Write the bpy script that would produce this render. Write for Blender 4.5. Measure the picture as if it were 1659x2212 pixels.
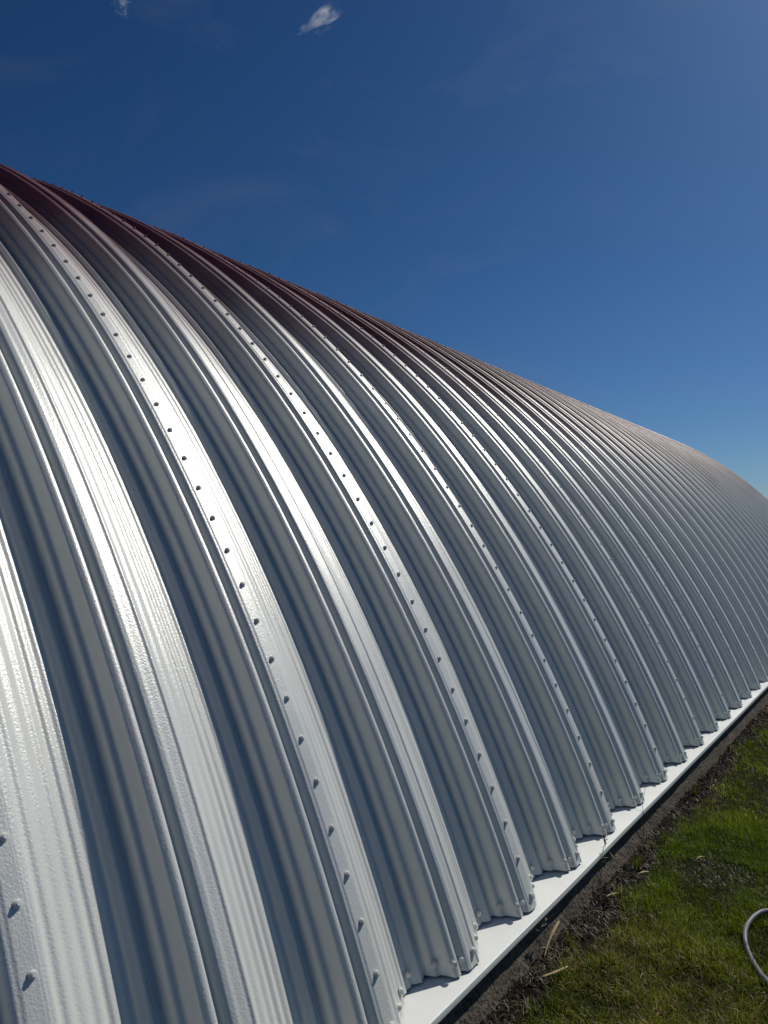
import bpy, math, random
import numpy as np
from mathutils import Vector, Matrix, noise, Euler

random.seed(7); rng = np.random.default_rng(7)
for o in list(bpy.data.objects): bpy.data.objects.remove(o, do_unlink=True)
scene = bpy.context.scene
col = scene.collection

# ------------------------------------------------------------------ units
U = 0.14                       # bolt pitch in metres; the survey below is in bolt pitches, camera at x = y = 0
CAMH = 11.45                   # camera height over the lawn
def P(x, y, z): return Vector((x * U, y * U, (z + CAMH) * U))

# ------------------------------------------------------------------ camera
cam_d = bpy.data.cameras.new('camera'); cam = bpy.data.objects.new('camera', cam_d); col.objects.link(cam)
cam_d.sensor_fit = 'VERTICAL'; cam_d.sensor_height = 36.0; cam_d.sensor_width = 27.0
cam_d.lens = 36.0 * 1562.15 / 2212.0
cam_d.clip_start = 0.02; cam_d.clip_end = 6000
cam.location = (0, 0, CAMH * U)
cam.rotation_euler = (math.pi / 2 + 0.036955, 0, 0.631922)
scene.camera = cam
scene.render.resolution_x = 768; scene.render.resolution_y = 1024

# ------------------------------------------------------------------ sky and sun
SUN_EL, SUN_AZ = math.radians(45), math.radians(9)      # azimuth from +Y towards +X
SUN = Vector((math.cos(SUN_EL) * math.sin(SUN_AZ), math.cos(SUN_EL) * math.cos(SUN_AZ), math.sin(SUN_EL)))
world = bpy.data.worlds.new('World'); scene.world = world; world.use_nodes = True
wn, wl = world.node_tree.nodes, world.node_tree.links
wn.clear()
w_out = wn.new('ShaderNodeOutputWorld'); w_bg = wn.new('ShaderNodeBackground')
sky = wn.new('ShaderNodeTexSky'); sky.sky_type = 'NISHITA'; sky.sun_disc = False
sky.sun_elevation = SUN_EL; sky.sun_rotation = SUN_AZ
sky.altitude = 800; sky.air_density = 1.0; sky.dust_density = 0.9; sky.ozone_density = 1.8
# thin cirrus veil over the whole sky
tc = wn.new('ShaderNodeTexCoord')
mp = wn.new('ShaderNodeMapping'); mp.inputs['Scale'].default_value = (2.2, 1.4, 5.0); mp.inputs['Rotation'].default_value = (0.3, 0.5, 0.6); mp.inputs['Location'].default_value = (1.7, 0.4, 0.2)
n1 = wn.new('ShaderNodeTexNoise'); n1.inputs['Scale'].default_value = 2.3; n1.inputs['Detail'].default_value = 7; n1.inputs['Roughness'].default_value = 0.62; n1.inputs['Distortion'].default_value = 0.6
rp = wn.new('ShaderNodeMapRange'); rp.inputs['From Min'].default_value = 0.53; rp.inputs['From Max'].default_value = 0.95; rp.inputs['To Max'].default_value = 0.17
mx = wn.new('ShaderNodeMix'); mx.data_type = 'RGBA'; mx.inputs['B'].default_value = (6.0, 6.3, 7.2, 1)
wl.new(tc.outputs['Generated'], mp.inputs['Vector']); wl.new(mp.outputs['Vector'], n1.inputs['Vector'])
wl.new(n1.outputs['Fac'], rp.inputs['Value']); wl.new(rp.outputs['Result'], mx.inputs['Factor'])
# the photograph's deep, contrasty blue: a tone curve for each channel of the sky
se = wn.new('ShaderNodeSeparateColor'); co = wn.new('ShaderNodeCombineColor'); wl.new(sky.outputs['Color'], se.inputs[0])
for i_, (g_, k_) in enumerate(((1.57, 0.250), (1.34, 0.548), (1.29, 0.800))):
    pw = wn.new('ShaderNodeMath'); pw.operation = 'POWER'; pw.inputs[1].default_value = g_; ml = wn.new('ShaderNodeMath'); ml.operation = 'MULTIPLY'; ml.inputs[1].default_value = k_
    wl.new(se.outputs[i_], pw.inputs[0]); wl.new(pw.outputs[0], ml.inputs[0]); wl.new(ml.outputs[0], co.inputs[i_])
wl.new(co.outputs[0], mx.inputs['A']); wl.new(mx.outputs['Result'], w_bg.inputs['Color'])
w_bg.inputs['Strength'].default_value = 0.05
wl.new(w_bg.outputs['Background'], w_out.inputs['Surface'])
sun_d = bpy.data.lights.new('sun', 'SUN'); sun_d.energy = 5.0; sun_d.angle = math.radians(0.53); sun_d.color = (1.0, 0.965, 0.90)
sun_o = bpy.data.objects.new('sun', sun_d); col.objects.link(sun_o)
sun_o.rotation_euler = (-SUN).to_track_quat('-Z', 'Y').to_euler()
sun_o.location = (4, 2, 12)
vs = scene.view_settings
scene.display_settings.display_device = 'sRGB'
vs.view_transform = 'Standard'; vs.look = 'None'; vs.gamma = 1.0; vs.use_curve_mapping = False
vs.exposure = -0.63

# ------------------------------------------------------------------ helpers
def tag(o, label=None, cat=None, group=None, kind=None):
    if label: o['label'] = label
    if cat: o['category'] = cat
    if group: o['group'] = group
    if kind: o['kind'] = kind
    return o
def world_loc(o):
    v = Vector(o.location)
    while o.parent: o = o.parent; v = v + Vector(o.location)
    return v
def link(name, data, parent=None, loc=(0, 0, 0)):
    o = bpy.data.objects.new(name, data); col.objects.link(o)
    if parent is not None:
        o.parent = parent; o.location = Vector(loc) - world_loc(parent)
    else: o.location = loc
    return o
def mesh(name, verts, faces, mats, smooth=True):
    m = bpy.data.meshes.new(name); m.from_pydata([tuple(v) for v in verts], [], faces); m.update()
    for k in (mats if isinstance(mats, (list, tuple)) else [mats]): m.materials.append(k)
    if smooth: m.polygons.foreach_set('use_smooth', [True] * len(m.polygons))
    return m
def np_mesh(name, verts, faces, mat, smooth=True):
    """verts (n,3) array, faces (m,k) array of one polygon size"""
    verts = np.asarray(verts, np.float32); faces = np.asarray(faces, np.int32)
    m = bpy.data.meshes.new(name); n, k = faces.shape
    m.vertices.add(len(verts)); m.vertices.foreach_set('co', verts.ravel())
    m.loops.add(n * k); m.loops.foreach_set('vertex_index', faces.ravel())
    m.polygons.add(n); m.polygons.foreach_set('loop_start', np.arange(n, dtype=np.int32) * k)
    m.update(calc_edges=True)
    m.polygons.foreach_set('use_smooth', np.full(n, smooth))
    m.materials.append(mat); m.validate()
    return m
def new_mat(name):
    m = bpy.data.materials.new(name); m.use_nodes = True
    nt = m.node_tree; b = nt.nodes['Principled BSDF']
    return m, nt.nodes, nt.links, b
def noise_node(N, L, scale, detail=3, rough=0.5, vec=None):
    t = N.new('ShaderNodeTexNoise'); t.inputs['Scale'].default_value = scale; t.inputs['Detail'].default_value = detail; t.inputs['Roughness'].default_value = rough
    if vec is not None: L.new(vec, t.inputs['Vector'])
    return t
def maprange(N, L, src, a, b, c=0.0, d=1.0, smooth=False):
    t = N.new('ShaderNodeMapRange')
    if smooth: t.interpolation_type = 'SMOOTHSTEP'
    t.inputs['From Min'].default_value = a; t.inputs['From Max'].default_value = b
    t.inputs['To Min'].default_value = c; t.inputs['To Max'].default_value = d
    L.new(src, t.inputs['Value']); return t.outputs['Result']
def mixc(N, L, fac, a, b):
    t = N.new('ShaderNodeMix'); t.data_type = 'RGBA'
    for key, v in (('Factor', fac), ('A', a), ('B', b)):
        if isinstance(v, (tuple, float, int)): t.inputs[key].default_value = v
        else: L.new(v, t.inputs[key])
    return t.outputs['Result']
def math_node(N, L, op, a, b=None):
    t = N.new('ShaderNodeMath'); t.operation = op
    for i, v in enumerate((a, b)):
        if v is None: continue
        if isinstance(v, (float, int)): t.inputs[i].default_value = v
        else: L.new(v, t.inputs[i])
    return t.outputs[0]
def bump(N, L, height, strength, dist, prev=None):
    t = N.new('ShaderNodeBump'); t.inputs['Strength'].default_value = strength; t.inputs['Distance'].default_value = dist
    L.new(height, t.inputs['Height'])
    if prev is not None: L.new(prev, t.inputs['Normal'])
    return t.outputs['Normal']

# ------------------------------------------------------------------ survey of the arch (bolt pitches)
R, XC, ZC, W, Y0 = 52.4486, -57.7146, -29.2736, 6.7427, 5.6777
SILL = -10.40; PANEL_BOTTOM = SILL + 0.07
A0 = 0.375641
K_FIRST, K_LAST = -4, 18                                  # panels, K_LAST is the last bolted rib
HALF = W / 2

# ------------------------------------------------------------------ materials
def paint(name, aged=True, peel=1.0, fleck=0.0, lift=1.0):
    m, N, L, b = new_mat(name)
    g = N.new('ShaderNodeNewGeometry'); pos = g.outputs['Position']
    sep = N.new('ShaderNodeSeparateXYZ'); L.new(pos, sep.inputs[0])
    blotch = noise_node(N, L, 3.0, 5, 0.6, pos); fine = noise_node(N, L, 170.0, 2, 0.6, pos); tiny = noise_node(N, L, 420.0, 2, 0.5, pos)
    tone = maprange(N, L, blotch.outputs['Fac'], 0.35, 0.7)
    white = mixc(N, L, tone, (0.69 * lift, 0.695 * lift, 0.65 * lift, 1), (0.73 * lift, 0.73 * lift, 0.685 * lift, 1))
    mp2 = N.new('ShaderNodeMapping'); mp2.inputs['Scale'].default_value = (0.8, 30.0, 0.8); L.new(pos, mp2.inputs['Vector'])
    runs = noise_node(N, L, 1.0, 4, 0.6, mp2.outputs['Vector']); oi = N.new('ShaderNodeObjectInfo')
    white = mixc(N, L, maprange(N, L, runs.outputs['Fac'], 0.52, 0.80, 0, 0.35), white, (0.62, 0.625, 0.59, 1))
    white = mixc(N, L, math_node(N, L, 'MULTIPLY', oi.outputs['Random'], 0.22), white, (0.66, 0.665, 0.63, 1))
    if aged:                                              # the fresh white coat thins out into the old maroon paint higher up
        s = math_node(N, L, 'DIVIDE', math_node(N, L, 'SUBTRACT', sep.outputs['Z'], (ZC + CAMH) * U), R * U)
        wav = noise_node(N, L, 1.3, 4, 0.55, pos)
        s2 = math_node(N, L, 'ADD', s, math_node(N, L, 'MULTIPLY', math_node(N, L, 'SUBTRACT', wav.outputs['Fac'], 0.5), 0.10))
        s3 = math_node(N, L, 'ADD', s2, math_node(N, L, 'MULTIPLY', math_node(N, L, 'SUBTRACT', fine.outputs['Fac'], 0.5), 0.05))
        old = maprange(N, L, s3, 0.635, 0.84, 0, 1, True)
        maroon = mixc(N, L, tone, (0.125, 0.038, 0.042, 1), (0.175, 0.058, 0.060, 1))
        base = mixc(N, L, old, white, maroon)
    else: base = white; old = None
    L.new(base, b.inputs['Base Color'])
    ro = maprange(N, L, blotch.outputs['Fac'], 0.3, 0.7, 0.37, 0.44)
    if old is not None:
        inv = math_node(N, L, 'SUBTRACT', 1.0, old)
        ro = math_node(N, L, 'ADD', ro, math_node(N, L, 'MULTIPLY', old, 0.14))
        L.new(math_node(N, L, 'MULTIPLY', inv, fleck), b.inputs['Metallic'])
    L.new(ro, b.inputs['Roughness'])
    b.inputs['Specular IOR Level'].default_value = 0.36
    nrm = bump(N, L, fine.outputs['Fac'], 0.50 * peel, 0.0032)
    nrm = bump(N, L, tiny.outputs['Fac'], 0.20 * peel, 0.0012, nrm)
    L.new(nrm, b.inputs['Normal'])
    return m
M_PAINT = paint('silvery_white_roof_coating', peel=0.75, fleck=0.23)
M_LEDGE = paint('white_ledge_paint', aged=False, peel=0.3, lift=1.09)
M_BOLT = paint('painted_bolt_steel', aged=True, peel=0.4)

def concrete():
    m, N, L, b = new_mat('soiled_concrete')
    g = N.new('ShaderNodeNewGeometry'); pos = g.outputs['Position']
    a = noise_node(N, L, 9, 8, 0.65, pos); c = noise_node(N, L, 70, 5, 0.6, pos)
    v = N.new('ShaderNodeTexVoronoi'); v.inputs['Scale'].default_value = 46; L.new(pos, v.inputs['Vector'])
    base = mixc(N, L, maprange(N, L, a.outputs['Fac'], 0.3, 0.7), (0.095, 0.078, 0.060, 1), (0.20, 0.165, 0.125, 1))
    base = mixc(N, L, maprange(N, L, c.outputs['Fac'], 0.52, 0.68), base, (0.030, 0.026, 0.021, 1))
    L.new(base, b.inputs['Base Color']); b.inputs['Roughness'].default_value = 0.95; b.inputs['Specular IOR Level'].default_value = 0.15
    nrm = bump(N, L, c.outputs['Fac'], 0.8, 0.012); nrm = bump(N, L, v.outputs['Distance'], 0.5, 0.008, nrm)
    L.new(nrm, b.inputs['Normal']); return m
M_CONC = concrete()

def ground_mat():
    m, N, L, b = new_mat('lawn_soil')
    g = N.new('ShaderNodeNewGeometry'); pos = g.outputs['Position']
    at = N.new('ShaderNodeAttribute'); at.attribute_name = 'soil'
    a = noise_node(N, L, 26, 6, 0.65, pos); c = noise_node(N, L, 120, 4, 0.6, pos); d = noise_node(N, L, 1.1, 5, 0.6, pos)
    soil = mixc(N, L, maprange(N, L, a.outputs['Fac'], 0.35, 0.68), (0.008, 0.0065, 0.0055, 1), (0.040, 0.031, 0.026, 1))
    turf = mixc(N, L, maprange(N, L, c.outputs['Fac'], 0.35, 0.65), (0.007, 0.009, 0.003, 1), (0.024, 0.030, 0.009, 1))
    turf = mixc(N, L, maprange(N, L, d.outputs['Fac'], 0.4, 0.65), turf, (0.038, 0.036, 0.015, 1))
    sp = N.new('ShaderNodeSeparateXYZ'); L.new(pos, sp.inputs[0])
    bounce_yard = maprange(N, L, math_node(N, L, 'ADD', sp.outputs['X'], math_node(N, L, 'MULTIPLY', d.outputs['Fac'], 0.8)), 3.6, 4.2)  # invented pale gravel area out of frame, added to bounce light onto the ribs
    bounce_gravel = mixc(N, L, maprange(N, L, c.outputs['Fac'], 0.3, 0.7), (0.26, 0.235, 0.19, 1), (0.42, 0.385, 0.32, 1))
    L.new(mixc(N, L, bounce_yard, mixc(N, L, at.outputs['Fac'], turf, soil), bounce_gravel), b.inputs['Base Color'])
    b.inputs['Roughness'].default_value = 1.0; b.inputs['Specular IOR Level'].default_value = 0.1
    nrm = bump(N, L, a.outputs['Fac'], 1.0, 0.04); nrm = bump(N, L, c.outputs['Fac'], 0.9, 0.010, nrm)
    L.new(nrm, b.inputs['Normal']); return m
M_GROUND = ground_mat()

def blade_mat(name='grass_blade'):
    m, N, L, b = new_mat(name)
    at = N.new('ShaderNodeAttribute'); at.attribute_name = 'tint'
    out = N['Material Output']
    N.remove(b)
    df = N.new('ShaderNodeBsdfDiffuse'); tr = N.new('ShaderNodeBsdfTranslucent'); gl = N.new('ShaderNodeBsdfGlossy'); gl.inputs['Roughness'].default_value = 0.45
    s1 = N.new('ShaderNodeMixShader'); s1.inputs[0].default_value = 0.38; s2 = N.new('ShaderNodeMixShader'); s2.inputs[0].default_value = 0.025
    L.new(at.outputs['Color'], df.inputs['Color']); L.new(at.outputs['Color'], tr.inputs['Color'])
    L.new(df.outputs[0], s1.inputs[1]); L.new(tr.outputs[0], s1.inputs[2]); L.new(s1.outputs[0], s2.inputs[1]); L.new(gl.outputs[0], s2.inputs[2])
    L.new(s2.outputs[0], out.inputs['Surface']); return m
M_BLADE = blade_mat()

def plain(name, c, rough=0.7, spec=0.3, var=0.35, scale=60, bmp=0.3, bdist=0.002):
    m, N, L, b = new_mat(name)
    g = N.new('ShaderNodeNewGeometry'); a = noise_node(N, L, scale, 5, 0.6, g.outputs['Position'])
    lo = tuple(x * (1 - var) for x in c) + (1,); hi = tuple(min(1, x * (1 + var)) for x in c) + (1,)
    L.new(mixc(N, L, maprange(N, L, a.outputs['Fac'], 0.3, 0.7), lo, hi), b.inputs['Base Color'])
    b.inputs['Roughness'].default_value = rough; b.inputs['Specular IOR Level'].default_value = spec
    L.new(bump(N, L, a.outputs['Fac'], bmp, bdist), b.inputs['Normal']); return m
M_HOSE = plain('grey_hose_vinyl', (0.15, 0.147, 0.17), 0.5, 0.4, 0.25, 140, 0.25, 0.001)
M_STRAW = plain('dry_straw', (0.40, 0.31, 0.17), 0.8, 0.2, 0.3, 90)
M_STEM = plain('dark_weed_stem', (0.045, 0.050, 0.022), 0.8, 0.2, 0.4, 60)
M_STEMDRY = plain('withered_weed_stem', (0.16, 0.15, 0.10), 0.8, 0.2, 0.4, 60)
M_CHANNEL = plain('grey_base_angle_steel', (0.30, 0.31, 0.31), 0.5, 0.5, 0.2, 20)
M_ENDWALL = plain('white_end_wall_paint', (0.70, 0.71, 0.70), 0.45, 0.5, 0.05, 5, 0.1)

# ------------------------------------------------------------------ ground
FOUND_X = -8.62 * U                                        # outer face of the foundation
def soil_amount(x, y):
    """1 = bare soil, 0 = turf (metres)"""
    d = x - FOUND_X
    n = noise.noise(Vector((x * 2.1, y * 1.6, 3.3))) * 0.6 + noise.noise(Vector((x * 6.0, y * 5.0, 9.1))) * 0.4
    v = 1.0 - (d - 0.09 - 0.24 * n) / 0.13
    p = noise.noise(Vector((x * 1.7 + 4.0, y * 1.2, 7.7)))
    v2 = (p - 0.20) * 3.0
    p2 = 1.0 - math.hypot((x + 0.83) / 0.34, (y - 3.75) / 0.20)       # worn patch out on the lawn
    return max(0.0, min(1.0, max(v, v2, min(p2 * 1.3, 0.72) + 0.5 * n)))
def ground_z(x, y):
    return 0.012 * noise.noise(Vector((x * 1.3, y * 1.3, 0))) + 0.010 * noise.noise(Vector((x * 5, y * 5, 2))) + 0.006 * noise.noise(Vector((x * 17, y * 17, 5)))
def axis_grid(lo, hi, step, far):
    a = list(np.arange(lo, hi + 1e-6, step)); d = step; v = hi
    while v < far: d *= 1.45; v += d; a.append(v)
    d = step; v = lo; pre = []
    while v > -far: d *= 1.45; v -= d; pre.append(v)
    return pre[::-1] + a
gx = axis_grid(-1.45, 1.2, 0.028, 2500); gy = axis_grid(1.2, 9.0, 0.030, 2500)
gv = []; soil = []
for yy in gy:
    for xx in gx:
        near = -3 < xx < 4 and -2 < yy < 14
        gv.append((xx, yy, ground_z(xx, yy) if near else 0.0)); soil.append(soil_amount(xx, yy) if near else 0.0)
nx, ny = len(gx), len(gy)
ii = np.arange(nx - 1)[None, :] + nx * np.arange(ny - 1)[:, None]
gf = np.stack([ii, ii + 1, ii + nx + 1, ii + nx], -1).reshape(-1, 4)
gm = np_mesh('ground', gv, gf, M_GROUND)
at = gm.attributes.new('soil', 'FLOAT', 'POINT'); at.data.foreach_set('value', np.array(soil, np.float32))
tag(link('ground', gm), kind='structure')

# ------------------------------------------------------------------ arch building
bld = link('arch_building', None, None, P(-9.0, Y0, -CAMH))
bld.empty_display_size = 0.5
tag(bld, 'long corrugated steel arch building, freshly painted white over maroon', 'building')

def half_profile(n=150, bolted=True):
    """one corrugation from rib line to rib line: (y, r), y in 0..HALF; starts on a bolted or on a plain rib"""
    keys = [(0.0, 0.0), (0.16, -0.004), (0.26, -0.055), (1.24, -0.60), (1.42, -0.68), (1.64, -0.725), (1.83, -0.735), (2.025, -0.605), (2.055, -0.605), (2.13, -0.690),
            (2.24, -0.700), (2.42, -0.520), (2.58, -0.275), (2.63, -0.165), (2.665, -0.104), (2.705, -0.074), (2.755, -0.060), (2.81, -0.062), (2.85, -0.078), (2.885, -0.122), (2.915, -0.165), (2.948, -0.172), (3.025, -0.045), (3.080, 0.0), (HALF, 0.0)]
    ky = np.array([k[0] for k in keys]); kr = np.array([k[1] for k in keys])
    fine = np.linspace(-0.3, HALF + 0.3, 3000)
    base = np.interp(np.mod(fine, HALF), ky, kr)
    dx = fine[1] - fine[0]
    def blur(v, s): w = int(s * 3 / dx); ker = np.exp(-0.5 * (np.arange(-w, w + 1) * dx / s) ** 2); return np.convolve(v, ker / ker.sum(), 'same')
    base = blur(base, 0.018)
    def win(a, b, e): return np.clip((fine - a) / e, 0, 1) * np.clip((b - fine) / e, 0, 1)
    wob = 0.80 + 0.25 * np.sin(fine * 5.1 + (0.4 if bolted else 2.0))
    c0 = 0.53 if bolted else 0.20
    base += win(0.17 if bolted else 0.06, 1.50, 0.10) * 0.0350 * wob * np.cos((fine - c0) / 0.325 * 2 * math.pi)      # stiffening ripples of the far flank
    base += win(2.12, 2.68, 0.06) * 0.0560 * np.cos((fine - 2.40) / 0.255 * 2 * math.pi)          # and of the near flank
    base += win(1.45, 1.95, 0.10) * 0.014 * np.cos((fine - 1.70) / 0.22 * 2 * math.pi)
    if bolted: base += 0.013 * np.exp(-((fine - (HALF - 0.185)) / 0.055) ** 2)                    # rolled bead along the edge of the plain rib ahead
    y = np.linspace(0, HALF, n); return y, np.interp(y, fine, base)
py, pr_a = half_profile(bolted=True); _, pr_b = half_profile(bolted=False)
def prof(y): return float(np.interp(y % HALF, py, pr_a if (y % W) < HALF else pr_b))
LAP = 0.085
ys = [-0.14, -0.07] + list(py[:-1]) + list(py[:-1] + HALF) + [W, W + 0.04, W + LAP - 0.004, W + LAP, W + LAP + 0.013, W + LAP + 0.016]
rs = []
for i, y in enumerate(ys):
    r = prof(y) if y > 0 else 0.0
    lift = max(0.0, min(1.0, (y - (W - 0.23)) / 0.05)) * 0.018
    rs.append(r + lift)
rs[-4] = 0.018; rs[-3] = 0.018; rs[-2] = -0.001; rs[-1] = -0.006
# sealant bead just beyond the lap
ys_a = np.array(ys); rs_a = np.array(rs)
rs_a += 0.005 * np.exp(-((ys_a - 0.145) / 0.014) ** 2)
NARC = 110
def arch_panel_mesh(name, ys, rs, mat):
    nv = len(ys); verts = np.zeros((nv, NARC + 1, 3))
    for i, (y, r) in enumerate(zip(ys, rs)):
        rad = R + r
        t0 = math.asin((PANEL_BOTTOM - ZC) / rad)
        th = t0 + (math.pi - 2 * t0) * np.linspace(0, 1, NARC + 1)
        rad = rad + 0.007 * np.sin(th * 23.0 + y * 0.7) * np.sin(th * 9.0 + y * 1.9 + 1.0)      # faint waviness of the rolled sheet
        verts[i, :, 0] = (XC + rad * np.cos(th)) * U; verts[i, :, 1] = y * U; verts[i, :, 2] = (ZC + rad * np.sin(th) + CAMH) * U
    i0 = (np.arange(nv - 1)[:, None] * (NARC + 1) + np.arange(NARC)[None, :])
    f = np.stack([i0, i0 + NARC + 1, i0 + NARC + 2, i0 + 1], -1).reshape(-1, 4)
    return np_mesh(name, verts.reshape(-1, 3), f, mat)
pm = arch_panel_mesh('arch_panel', ys_a, rs_a, M_PAINT); pm.set_sharp_from_angle(angle=math.radians(48))
panels = {}
for k in range(K_FIRST, K_LAST + 1):
    w = 0.0 if k < K_LAST else 0
    panels[k] = link('arch_panel', pm, bld, (random.uniform(-0.0015, 0.0015), (Y0 + k * W) * U, random.uniform(-0.001, 0.001)))

# bolts ---------------------------------------------------------------------
def bolt_mesh(n=10):
    prof_ = [(0.068, 0.0), (0.067, 0.009), (0.056, 0.012), (0.052, 0.013), (0.050, 0.040), (0.046, 0.046), (0.034, 0.046), (0.032, 0.064), (0.0, 0.066)]
    v = []; f = []
    for (r, z) in prof_[:-1]:
        for i in range(n):
            a = 2 * math.pi * i / n; v.append((r * U * math.cos(a), r * U * math.sin(a), z * U))
    for j in range(len(prof_) - 2):
        for i in range(n):
            i2 = (i + 1) % n; f.append((j * n + i, j * n + i2, (j + 1) * n + i2, (j + 1) * n + i))
    v.append((0, 0, prof_[-1][1] * U)); b0 = (len(prof_) - 2) * n
    for i in range(n): f.append((b0 + i, b0 + (i + 1) % n, len(v) - 1))
    m = mesh('bolt', v, f, M_BOLT, smooth=True)
    m.set_sharp_from_angle(angle=math.radians(40)); return m
bm_bolt = bolt_mesh()
cands = []                                                 # (distance, panel key, position, normal)
RB = R + 0.012
for k in range(K_FIRST, K_LAST + 2):
    tmax = math.pi - A0; j = 0
    while A0 + j / R < tmax:
        th = A0 + (j + random.uniform(-0.02, 0.02)) / R
        p = P(XC + RB * math.cos(th), Y0 + k * W + random.uniform(-0.008, 0.008), ZC + RB * math.sin(th)); nrm = Vector((math.cos(th), 0, math.sin(th)))
        cands.append((p, nrm, k, th, 1.12)); j += 1
for k in range(K_FIRST * 2, (K_LAST + 1) * 2):             # anchor bolts along the base
    for yo, up in ((0.05, 0.27), (0.62, 0.25), (1.12, 0.24), (1.72, 0.26), (2.42, 0.25), (2.68, 0.27), (2.99, 0.22)):
        r = prof(yo); dr = (prof(yo + 0.12) - prof(yo - 0.12)) / 0.24
        if 2.3 < yo < 2.8: dr = 1.0
        rad = R + r + 0.006
        th = math.asin((PANEL_BOTTOM + up - ZC) / rad)
        nrm = Vector((math.cos(th), -dr * 0.8, math.sin(th))).normalized()
        cands.append((P(XC + rad * math.cos(th), Y0 + k * HALF + yo, ZC + rad * math.sin(th)), nrm, k / 2, th, 1.35))
camv = Vector(cam.location); fwd = cam.rotation_euler.to_matrix() @ Vector((0, 0, -1)); rgt = cam.rotation_euler.to_matrix() @ Vector((1, 0, 0)); upv = cam.rotation_euler.to_matrix() @ Vector((0, 1, 0))
def seen(p, nrm):
    d = p - camv; z = d.dot(fwd)
    if z < 0.05: return None
    x, y = d.dot(rgt) / z, d.dot(upv) / z
    if abs(x) > 0.56 or abs(y) > 0.74: return None
    if nrm.dot(-d) < 0.0: return None
    return d.length
vis = []
for i, c in enumerate(cands):
    s = seen(c[0], c[1])
    if s is not None: vis.append((s, i))
vis.sort(); single = set(i for s, i in vis[:296])
def bolt_matrix(p, nrm, spin):
    z = nrm; x = Vector((0, 1, 0)); x = (x - z * x.dot(z)).normalized(); y = z.cross(x)
    m = Matrix((x, y, z)).transposed() @ Matrix.Rotation(random.uniform(-0.07, 0.07), 3, 'X') @ Matrix.Rotation(random.uniform(-0.07, 0.07), 3, 'Y') @ Matrix.Rotation(spin, 3, 'Z'); return m
for i in sorted(single):
    p, nrm, k, th, sc_ = cands[i]
    par = panels[max(K_FIRST, min(K_LAST, math.ceil(k) - 1 if k == int(k) else int(math.floor(k))))]
    o = link('bolt', bm_bolt, par, p); o.rotation_euler = bolt_matrix(p, nrm, random.uniform(0, 6.28)).to_euler(); o.scale = (sc_,) * 3
# remaining bolts, joined
bv = np.array([v.co[:] for v in bm_bolt.vertices]); keep = []
tv = []; tf = []
prof2 = [(0.064, 0.0), (0.046, 0.018), (0.040, 0.056)]
n6 = 6; lv = np.array([(r * U * math.cos(2 * math.pi * a / n6), r * U * math.sin(2 * math.pi * a / n6), z * U) for r, z in prof2 for a in range(n6)])
lf = [(j * n6 + a, j * n6 + (a + 1) % n6, (j + 1) * n6 + (a + 1) % n6, (j + 1) * n6 + a) for j in range(2) for a in range(n6)]
lf += [(12, 13, 14, 15), (12, 15, 16, 17)]
for i, (p, nrm, k, th, sc_) in enumerate(cands):
    if i in single: continue
    M = np.array(bolt_matrix(p, nrm, random.uniform(0, 6.28))); base = len(tv) * 18
    tv.append(sc_ * lv @ M.T + np.array(p)); tf.append(np.array(lf) + base)
bo = np.array(bld.location)
rest = link('distant_bolts', np_mesh('distant_bolts', np.concatenate(tv) - bo, np.concatenate(tf), M_BOLT, smooth=False), bld, bld.location)
tag(rest, kind='stuff')

# ledge, base angle, foundation -----------------------------------------------
YA, YB = Y0 + K_FIRST * W - 0.6, Y0 + (K_LAST + 1) * W + 0.45
def sweep(name, section, mat, y0, y1, step, wob=0.0, rough=0.0, mirror=False, seed=0.0):
    """closed section [(x, z)] in pitches swept along the building, with slight unevenness"""
    n = int((y1 - y0) / step) + 1; yy = np.linspace(y0, y1, n); s = len(section); v = []; f = []
    for y in yy:
        dx = wob * noise.noise(Vector((y * 0.12, seed, 0))) ; dz = wob * 0.6 * noise.noise(Vector((y * 0.10, seed, 5)))
        for (x, z) in section:
            ex = rough * (noise.noise(Vector((y * 0.9, z * 1.7, seed))) + 0.6 * noise.noise(Vector((y * 2.7, z * 4.0, seed + 3)))) if rough else 0
            X = x + dx + ex
            if mirror: X = 2 * XC - X
            v.append(P(X, y, z + dz))
    for i in range(n - 1):
        for j in range(s):
            j2 = (j + 1) % s; q = (i * s + j, i * s + j2, (i + 1) * s + j2, (i + 1) * s + j)
            f.append(q if not mirror else q[::-1])
    a = tuple(range(s)); b = tuple((n - 1) * s + j for j in range(s))
    f += [a[::-1], b] if not mirror else [a, b[::-1]]
    m = mesh(name, [p - Vector(bld.location) for p in v], f, mat, smooth=True); m.set_sharp_from_angle(angle=math.radians(38)); return link(name, m, bld, bld.location)
LED_X = -8.58
ledge_sec = [(-10.9, SILL), (LED_X - 0.030, SILL), (LED_X - 0.010, SILL - 0.008), (LED_X, SILL - 0.028), (LED_X + 0.006, SILL - 0.150), (LED_X - 0.010, SILL - 0.158), (-10.9, SILL - 0.158)]
ang_sec = [(-9.88, SILL + 0.002), (-9.72, SILL + 0.002), (-9.86, SILL + 0.40), (-10.02, SILL + 0.40)]
zs = np.linspace(SILL - 0.16, -11.9, 14)
fnd_sec = [(-10.8, -11.9), (-10.8, SILL - 0.16)] + [(-8.715 + 0.36 * max(0.0, (SILL - 0.40 - z)), z) for z in zs]
for mir in (False, True):
    sweep('base_ledge', ledge_sec, M_LEDGE, YA, YB, 0.5, 0.035, 0, mir, 1.0 + 3 * mir)
    sweep('base_angle', ang_sec, M_CHANNEL, YA + 0.5, YB - 0.5, 8.0, 0, 0, mir)
    sweep('foundation_wall', fnd_sec, M_CONC, YA, YB, 0.16 if not mir else 1.0, 0.02, 0.035, mir, 8.0 + 3 * mir)
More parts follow.
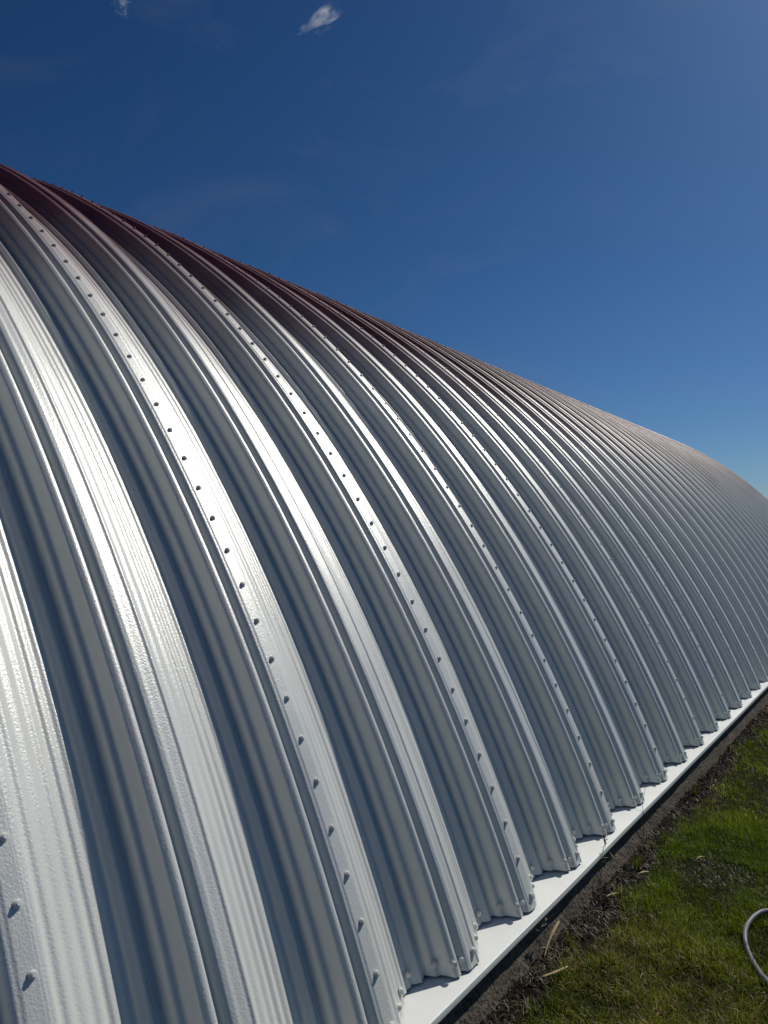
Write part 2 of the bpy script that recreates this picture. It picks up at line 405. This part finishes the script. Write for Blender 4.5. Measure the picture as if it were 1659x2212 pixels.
# end walls: ribbed sheet filling the arch
def end_wall(y, sgn):
    v = []; f = []; half = math.sqrt((R - 1) ** 2 - (SILL - ZC) ** 2); n = 220; xs = np.linspace(-half, half, n)
    for i, x in enumerate(xs):
        top = ZC + math.sqrt(max((R - 1) ** 2 - x * x, 0)); d = 0.18 * (1 if (i // 3) % 2 else 0) * sgn
        v += [P(XC + x, y + d, SILL), P(XC + x, y + d, max(top, SILL + 0.01))]
    for i in range(n - 1): f.append((2 * i, 2 * i + 2, 2 * i + 3, 2 * i + 1))
    return link('end_wall', mesh('end_wall', [p - Vector(bld.location) for p in v], f, M_ENDWALL, smooth=False), bld, bld.location)
end_wall(Y0 + K_FIRST * W + 1.2, -1); end_wall(Y0 + (K_LAST + 1) * W - 1.2, 1)

# ------------------------------------------------------------------ lawn
def blades(name, roots, lens, widths, leans, azs, tints, segs=2, curl=0.5):
    """one mesh of tapering curved blades; arrays per blade"""
    n = len(roots); rows = segs + 1
    t = np.linspace(0, 1, rows)
    ca, sa = np.cos(azs), np.sin(azs)
    verts = np.zeros((n, rows * 2 - 1, 3))
    px = -sa; pyv = ca
    for r in range(rows):
        ang = leans * (0.35 + curl * 1.3 * t[r])
        horiz = lens * t[r] * np.sin(ang); vert = lens * t[r] * np.cos(ang)
        cx = roots[:, 0] + ca * horiz; cy = roots[:, 1] + sa * horiz; cz = roots[:, 2] + np.maximum(vert, 0.002)
        w = widths * (1 - t[r] ** 1.6) * 0.5
        if r < rows - 1:
            verts[:, 2 * r] = np.stack([cx - px * w, cy - pyv * w, cz], -1); verts[:, 2 * r + 1] = np.stack([cx + px * w, cy + pyv * w, cz], -1)
        else: verts[:, 2 * r] = np.stack([cx, cy, cz], -1)
    nv = rows * 2 - 1; base = (np.arange(n) * nv)[:, None]
    tris = []
    for r in range(rows - 2): a = 2 * r; tris += [(a, a + 1, a + 3), (a, a + 3, a + 2)]
    a = 2 * (rows - 2); tris += [(a, a + 1, a + 2)]
    f = (base[:, None, :] + np.array(tris)[None, :, :]).reshape(-1, 3)
    m = np_mesh(name, verts.reshape(-1, 3), f, M_BLADE, smooth=True)
    ca_ = m.attributes.new('tint', 'FLOAT_COLOR', 'POINT')
    c = np.repeat(np.concatenate([tints, np.ones((n, 1))], 1)[:, None, :], nv, 1)
    ca_.data.foreach_set('color', c.astype(np.float32).ravel()); return m
PAL = np.array([(0.074, 0.104, 0.003), (0.100, 0.134, 0.004), (0.140, 0.165, 0.005), (0.046, 0.074, 0.005), (0.150, 0.145, 0.014), (0.26, 0.22, 0.11)])
def lawn(n, x0, x1, y0, y1, lmul=1.0, wmul=1.0):
    xs = rng.uniform(x0, x1, n); yv = rng.uniform(y0, y1, n); ok = []; L_ = []; T = []; LE = []
    for x, y in zip(xs, yv):
        s = soil_amount(x, y); r = random.random()
        c = noise.noise(Vector((x * 3.1, y * 3.1, 11))); c2 = noise.noise(Vector((x * 0.9, y * 0.9, 21)))
        c3 = noise.noise(Vector((x * 9, y * 9, 31)))
        if r < s * 1.02:
            if random.random() > 0.16 + 0.25 * c3: continue
            tt = np.array([(0.20, 0.165, 0.10), (0.12, 0.10, 0.065), (0.30, 0.26, 0.18)])[random.randrange(3)] * random.uniform(0.5, 1.1)   # dead thatch on the bare patches
            ok.append((x, y, ground_z(x, y) + 0.001)); L_.append(random.uniform(0.012, 0.05)); T.append(tt); LE.append(random.uniform(1.1, 1.55)); continue
        ln = (0.028 + 0.022 * random.random() + 0.030 * c + 0.018 * c3) * lmul
        q = random.random()
        if q < 0.02: ln *= 1.9
        q = random.random() + 0.30 * c2
        k = 0 if q < 0.24 else 1 if q < 0.50 else 2 if q < 0.74 else 3 if q < 0.88 else 4 if q < 0.98 else 5
        tt = PAL[k] * (0.65 + 0.6 * random.random()) * (1.45 + 1.2 * c + 0.8 * c3) * np.array([1.0 + 0.12 * c2, 1.0, 1.0])
        ok.append((x, y, ground_z(x, y) - 0.002)); L_.append(max(ln, 0.010)); T.append(tt); LE.append(random.uniform(0.10, 1.35))
    m = len(ok)
    return np.array(ok), np.array(L_), rng.uniform(0.0018, 0.0042, m) * wmul, np.array(LE), rng.uniform(0, 2 * math.pi, m), np.clip(np.array(T), 0.001, 1)
parts_ = [lawn(135000, -1.25, 0.5, 1.7, 4.6), lawn(60000, -1.25, 1.2, 4.6, 8.5, 1.0, 1.5), lawn(26000, 0.5, 2.4, 0.5, 4.6, 1.1, 2.0), lawn(16000, -1.25, 3.0, 8.5, 14, 1.2, 3.0)]
cat_ = [np.concatenate([p[i] for p in parts_]) for i in range(6)]
g = link('grass', blades('grass', *cat_)); tag(g, 'short green lawn grass growing beside the foundation', 'grass', kind='stuff')

# ------------------------------------------------------------------ small things
def tube(name, pts, rad, mat, n=10, parent=None, radii=None, smooth=True):
    v = []; f = []; pts = [Vector(p) for p in pts]; N_ = len(pts)
    prev = None
    for i, p in enumerate(pts):
        t = (pts[min(i + 1, N_ - 1)] - pts[max(i - 1, 0)]).normalized()
        a = Vector((0, 0, 1)) if abs(t.z) < 0.9 else Vector((1, 0, 0))
        if prev is not None: a = prev
        x = (a - t * a.dot(t)).normalized(); y = t.cross(x); prev = x
        r = radii[i] if radii else rad
        for j in range(n):
            q = 2 * math.pi * j / n; v.append(p + (x * math.cos(q) + y * math.sin(q)) * r)
    for i in range(N_ - 1):
        for j in range(n): f.append((i * n + j, i * n + (j + 1) % n, (i + 1) * n + (j + 1) % n, (i + 1) * n + j))
    f += [tuple(range(n))[::-1], tuple((N_ - 1) * n + j for j in range(n))]
    return v, f
def catmull(pts, sub):
    pts = [Vector(p) for p in pts]; out = []
    for i in range(len(pts) - 1):
        a, b, c, d = pts[max(i - 1, 0)], pts[i], pts[i + 1], pts[min(i + 2, len(pts) - 1)]
        for s in range(sub):
            t = s / sub; out.append(0.5 * ((2 * b) + (c - a) * t + (2 * a - 5 * b + 4 * c - d) * t * t + (3 * b - a - 3 * c + d) * t ** 3))
    out.append(pts[-1]); return out
GS = CAMH / 11.1
hz = [(1.6, 27.6), (-0.4, 26.6), (-2.2, 25.6), (-3.2, 24.75), (-3.7, 24.13), (-3.83, 23.82), (-3.96, 23.37), (-4.02, 22.88), (-4.0, 22.45), (-3.96, 22.13), (-3.9, 21.87), (-3.82, 21.67), (-3.67, 21.3), (-3.48, 20.87), (-3.3, 20.53), (-3.14, 20.26), (-2.6, 19.4), (-1.6, 18.4), (0.5, 17.4), (3.5, 16.8)]
hp = []
for i, (x, y) in enumerate(hz):
    X, Y = x * GS * U, y * GS * U
    lift = 0.012 + (0.022 if 5 <= i <= 9 else 0.012 if i in (4, 13, 14, 15, 16) else 0.004 if i in (11, 12) else 0.012)
    hp.append((X, Y, ground_z(X, Y) + lift))
hc = catmull(hp, 9); base0 = Vector((hp[8][0], hp[8][1], 0))
v, f = tube('garden_hose', [p - base0 for p in hc], 0.0088, M_HOSE, 14)
h = link('garden_hose', mesh('garden_hose', v, f, M_HOSE), None, base0)
tag(h, 'grey vinyl garden hose lying in a bend on the lawn', 'hose')

def strip(name, pts, widths, mat, label, cat, thick=0.0012, fold=0.25):
    """flat curled leaf or split stalk with real thickness"""
    pts = [Vector(p) for p in pts]; b0 = Vector((pts[0].x, pts[0].y, pts[0].z)); v = []; f = []
    n = len(pts)
    for i, p in enumerate(pts):
        t = (pts[min(i + 1, n - 1)] - pts[max(i - 1, 0)]).normalized(); s = t.cross(Vector((0, 0, 1))).normalized(); u = s.cross(t)
        w = widths[i] * 0.5
        for q, (a, h_) in enumerate(((-1, fold), (0, 0), (1, fold * 0.6), (1, fold * 0.6), (0, 0), (-1, fold))):
            v.append(p + s * a * w + u * (h_ * w - (thick if q > 2 else 0)) - b0)
    for i in range(n - 1):
        for j in range(6): f.append((i * 6 + j, i * 6 + (j + 1) % 6, (i + 1) * 6 + (j + 1) % 6, (i + 1) * 6 + j))
    f += [(5, 4, 3, 2, 1, 0), tuple((n - 1) * 6 + j for j in range(6))]
    return tag(link(name, mesh(name, v, f, mat), None, b0), label, cat)
def gpt(x, y, h): X, Y = x * GS * U, y * GS * U; return (X, Y, ground_z(X, Y) + h)
def lerp_pts(a, b, n, bend=0.0, sag=0.0):
    a, b = Vector(a), Vector(b); d = b - a; s = Vector((-d.y, d.x, 0)).normalized(); out = []
    for i in range(n): t = i / (n - 1); out.append(a + d * t + s * bend * math.sin(math.pi * t) + Vector((0, 0, sag * math.sin(math.pi * t)))); 
    return out
strip('dry_stalk', lerp_pts(gpt(-8.02, 18.0, 0.015), gpt(-8.15, 19.35, 0.075), 8, 0.006, 0.004), [0.003, 0.004, 0.006, 0.006, 0.009, 0.012, 0.011, 0.003], M_STRAW, 'tan dry stalk leaning against the foundation wall', 'stalk')
strip('dry_stalk', lerp_pts(gpt(-7.75, 17.23, 0.014), gpt(-7.37, 18.0, 0.020), 8, -0.008, 0.004), [0.006, 0.010, 0.007, 0.010, 0.012, 0.008, 0.009, 0.006], M_STRAW, 'broken tan dry stalk lying on bare soil, nearest to the camera', 'stalk')
strip('dry_stalk', lerp_pts(gpt(-7.85, 22.22, 0.014), gpt(-7.57, 22.63, 0.018), 6, 0.004, 0.004), [0.005, 0.008, 0.006, 0.008, 0.006, 0.004], M_STRAW, 'short pale dry stalk on the bare soil patch by the foundation', 'stalk')
strip('dry_leaf', lerp_pts(gpt(-6.2, 26.35, 0.030), gpt(-5.97, 26.6, 0.036), 6, 0.006, 0.006), [0.002, 0.006, 0.010, 0.008, 0.006, 0.002], M_STRAW, 'small pale dry leaf out on the lawn', 'leaf')
strip('dry_leaf', lerp_pts(gpt(-7.55, 24.3, 0.012), gpt(-7.25, 24.6, 0.030), 6, -0.005, 0.008), [0.002, 0.008, 0.012, 0.010, 0.007, 0.003], M_STRAW, 'curled pale dry leaf beside the green tuft at the foundation', 'leaf')

# crumbs of soil on the bare strip (nobody could count them)
ico_v = np.array([(0, 0, 1), (0.9, 0, 0.2), (0.3, 0.85, 0.25), (-0.75, 0.5, 0.2), (-0.7, -0.55, 0.25), (0.3, -0.85, 0.2), (0, 0, -0.6)]); ico_f = np.array([(0, 1, 2), (0, 2, 3), (0, 3, 4), (0, 4, 5), (0, 5, 1), (6, 2, 1), (6, 3, 2), (6, 4, 3), (6, 5, 4), (6, 1, 5)])
cv = []; cf = []
while len(cv) < 5200:
    x = FOUND_X + abs(random.gauss(0.03, 0.16)); y = random.uniform(1.7, 7.5)
    if random.random() > soil_amount(x, y): continue
    r = min(0.012, random.lognormvariate(-5.7, 0.55)); a = random.uniform(0, 6.28); R3 = np.array(Euler((random.uniform(-0.5, 0.5), random.uniform(-0.5, 0.5), a)).to_matrix())
    cf.append(ico_f + 7 * len(cv)); cv.append((ico_v * rng.uniform(0.6, 1.3, (7, 3)) * r) @ R3.T + np.array((x, y, ground_z(x, y) + r * 0.2)))
M_CLOD = plain('dry_soil_crumb', (0.036, 0.028, 0.023), 0.95, 0.1, 0.6, 40, 0.6, 0.004)
tag(link('soil_crumbs', np_mesh('soil_crumbs', np.concatenate(cv), np.concatenate(cf), M_CLOD, smooth=False)), 'dark crumbs of soil on the bare strip beside the foundation', 'soil', kind='stuff')

# weeds and tufts along the foundation ---------------------------------------
def tuft(x, y, n, h, label, spread=0.02, pal=(0, 1, 2), z=None):
    zz = ground_z(x * U, y * U) if z is None else z
    a = rng.uniform(0, 6.283, n); rr = spread * np.sqrt(rng.uniform(0, 1, n))
    roots = np.stack([rr * np.cos(a), rr * np.sin(a), np.zeros(n)], -1)
    tint = np.array([PAL[random.choice(pal)] * random.uniform(0.8, 1.3) for _ in range(n)])
    m = blades('grass_tuft', roots, h * rng.uniform(0.5, 1.0, n), rng.uniform(0.003, 0.0055, n), rng.uniform(0.05, 0.75, n), rng.uniform(0, 6.283, n), tint, segs=4)
    return tag(link('grass_tuft', m, None, (x * U, y * U, zz - 0.002)), label, 'grass tuft', 'grass tufts along the foundation')
tuft(-7.95, 25.6, 26, 0.13, 'bright green grass tuft by the curled dry leaf at the foundation')
tuft(-7.85, 28.6, 22, 0.11, 'bright green grass tuft beside the worn soil farther along the foundation')
tuft(-8.10, 34.5, 24, 0.12, 'green grass tuft against the foundation, farthest of the tufts')
tuft(-8.05, 19.9, 20, 0.085, 'green grass tuft behind the leaning tan stalk')
tuft(-7.30, 17.0, 34, 0.10, 'leafy grass tuft beside the broken stalk nearest the camera', 0.035)
def weed(pts, label, nleaf, mat, leaf=0.02, rad=0.0011):
    """thin crooked weed: a stem tube with small pointed leaves"""
    b0 = Vector(pts[0]); c = catmull([Vector(p) - b0 for p in pts], 6)
    root = link('weed', None, None, b0); root.empty_display_size = 0.05; tag(root, label, 'weed', 'weeds growing at the ledge')
    v, f = tube('stem', c, rad, mat, 6, radii=[rad * (1 - 0.6 * i / len(c)) for i in range(len(c))])
    link('stem', mesh('stem', v, f, mat), root, b0)
    for i in range(nleaf):
        p = c[int((0.25 + 0.75 * i / max(1, nleaf - 1)) * (len(c) - 1))]
        d = Vector((random.uniform(-1, 1), random.uniform(-1, 1), random.uniform(-0.1, 0.8))).normalized(); s_ = d.cross(Vector((0, 0, 1))).normalized(); u = s_.cross(d)
        L_ = leaf * random.uniform(0.6, 1.2); w = L_ * 0.13
        vv = [p, p + d * L_ * 0.4 + s_ * w + u * 0.001, p + d * L_ * 0.4 - u * 0.001, p + d * L_ * 0.4 - s_ * w + u * 0.001, p + d * L_]
        link('leaf', mesh('leaf', vv, [(0, 2, 1), (0, 3, 2), (1, 2, 4), (2, 3, 4)], mat), root, b0)
    return root
e = LED_X
weed([P(e + 0.12, 18.6, -11.4), P(e + 0.16, 18.7, -10.9), P(e + 0.10, 18.9, -10.6), P(e + 0.22, 19.2, -10.5)], 'withered pale weed in the shadow under the ledge, nearest the camera', 7, M_STEMDRY, 0.035, 0.0012)
weed([P(e + 0.10, 23.3, -11.4), P(e + 0.12, 23.6, -10.7), P(e + 0.03, 24.0, -10.36), P(e - 0.16, 24.9, -10.30), P(e - 0.22, 25.3, -10.25)], 'crooked dark weed creeping over the white ledge', 11, M_STEMDRY, 0.030, 0.0013)
weed([P(e + 0.12, 23.7, -11.4), P(e + 0.20, 24.0, -10.9), P(e + 0.30, 24.5, -10.6)], 'small dry weed sprouting below the crooked one on the ledge', 9, M_STEMDRY, 0.040, 0.0010)
weed([P(e + 0.06, 28.3, -11.4), P(e + 0.05, 28.4, -10.6), P(e - 0.05, 28.6, -10.2), P(e - 0.10, 29.1, -9.75), P(e - 0.30, 29.4, -9.55)], 'curved bare dark weed stem rising above the white ledge', 4, M_STEM, 0.020, 0.0016)
weed([P(e - 0.45, 33.0, -10.39), P(e - 0.44, 33.05, -10.2), P(e - 0.40, 33.1, -10.05)], 'tiny tuft of weed growing in a panel foot on the ledge', 9, M_STEM, 0.030, 0.0010)

# ------------------------------------------------------------------ clouds: small wisps of vapour far off
def cloud(px, py_, w, h, tilt, label, dens, seed, dist=600.0):
    """px, py_ : bearing through the lens in photo pixels (1659 x 2212)"""
    f_ = 1562.15; d = (fwd + rgt * ((px - 829.5) / f_) - upv * ((py_ - 1106) / f_)).normalized()
    c = camv + d * dist; sx, sz = w / f_ * dist * 0.5, h / f_ * dist * 0.5
    n, mrows = 16, 10; v = []; f = []
    for i in range(mrows + 1):
        ph = math.pi * i / mrows
        for j in range(n): a = 2 * math.pi * j / n; v.append((sx * math.sin(ph) * math.cos(a), sx * 0.6 * math.sin(ph) * math.sin(a), sz * math.cos(ph)))
    for i in range(mrows):
        for j in range(n): f.append((i * n + j, (i + 1) * n + j, (i + 1) * n + (j + 1) % n, i * n + (j + 1) % n))
    m = bpy.data.materials.new('cloud_vapour'); m.use_nodes = True; N = m.node_tree.nodes; L = m.node_tree.links; N.clear()
    out = N.new('ShaderNodeOutputMaterial'); pv = N.new('ShaderNodeVolumePrincipled'); pv.inputs['Color'].default_value = (0.98, 0.98, 1, 1); pv.inputs['Anisotropy'].default_value = 0.35
    t = N.new('ShaderNodeTexCoord'); mp_ = N.new('ShaderNodeMapping'); mp_.vector_type = 'TEXTURE'; mp_.inputs['Scale'].default_value = (sx, sx * 0.6, sz); L.new(t.outputs['Object'], mp_.inputs['Vector'])
    ln = N.new('ShaderNodeVectorMath'); ln.operation = 'LENGTH'; L.new(mp_.outputs[0], ln.inputs[0])
    nz = N.new('ShaderNodeTexNoise'); nz.noise_dimensions = '4D'; nz.inputs['W'].default_value = seed; nz.inputs['Scale'].default_value = 2.5; nz.inputs['Detail'].default_value = 9; nz.inputs['Roughness'].default_value = 0.72; nz.inputs['Distortion'].default_value = 1.4
    L.new(mp_.outputs[0], nz.inputs['Vector'])
    fall = maprange(N, L, ln.outputs['Value'], 0.0, 1.0, 0.31, -0.16)
    sm = math_node(N, L, 'ADD', nz.outputs['Fac'], fall)
    L.new(maprange(N, L, sm, 0.69, 0.97, 0, dens, True), pv.inputs['Density']); L.new(pv.outputs[0], out.inputs['Volume'])
    o = link('cloud', mesh('cloud', v, f, m), None, c)
    o.rotation_euler = (0, tilt, cam.rotation_euler.z); return tag(o, label, 'cloud', 'small clouds')
cloud(697, 40, 220, 84, math.radians(-27), 'small bright white wisp of cloud high in the blue sky', 0.42, 3.0)
cloud(262, 6, 120, 90, math.radians(40), 'faint small wisp of cloud at the top edge, left of the bright one', 0.16, 5.0)
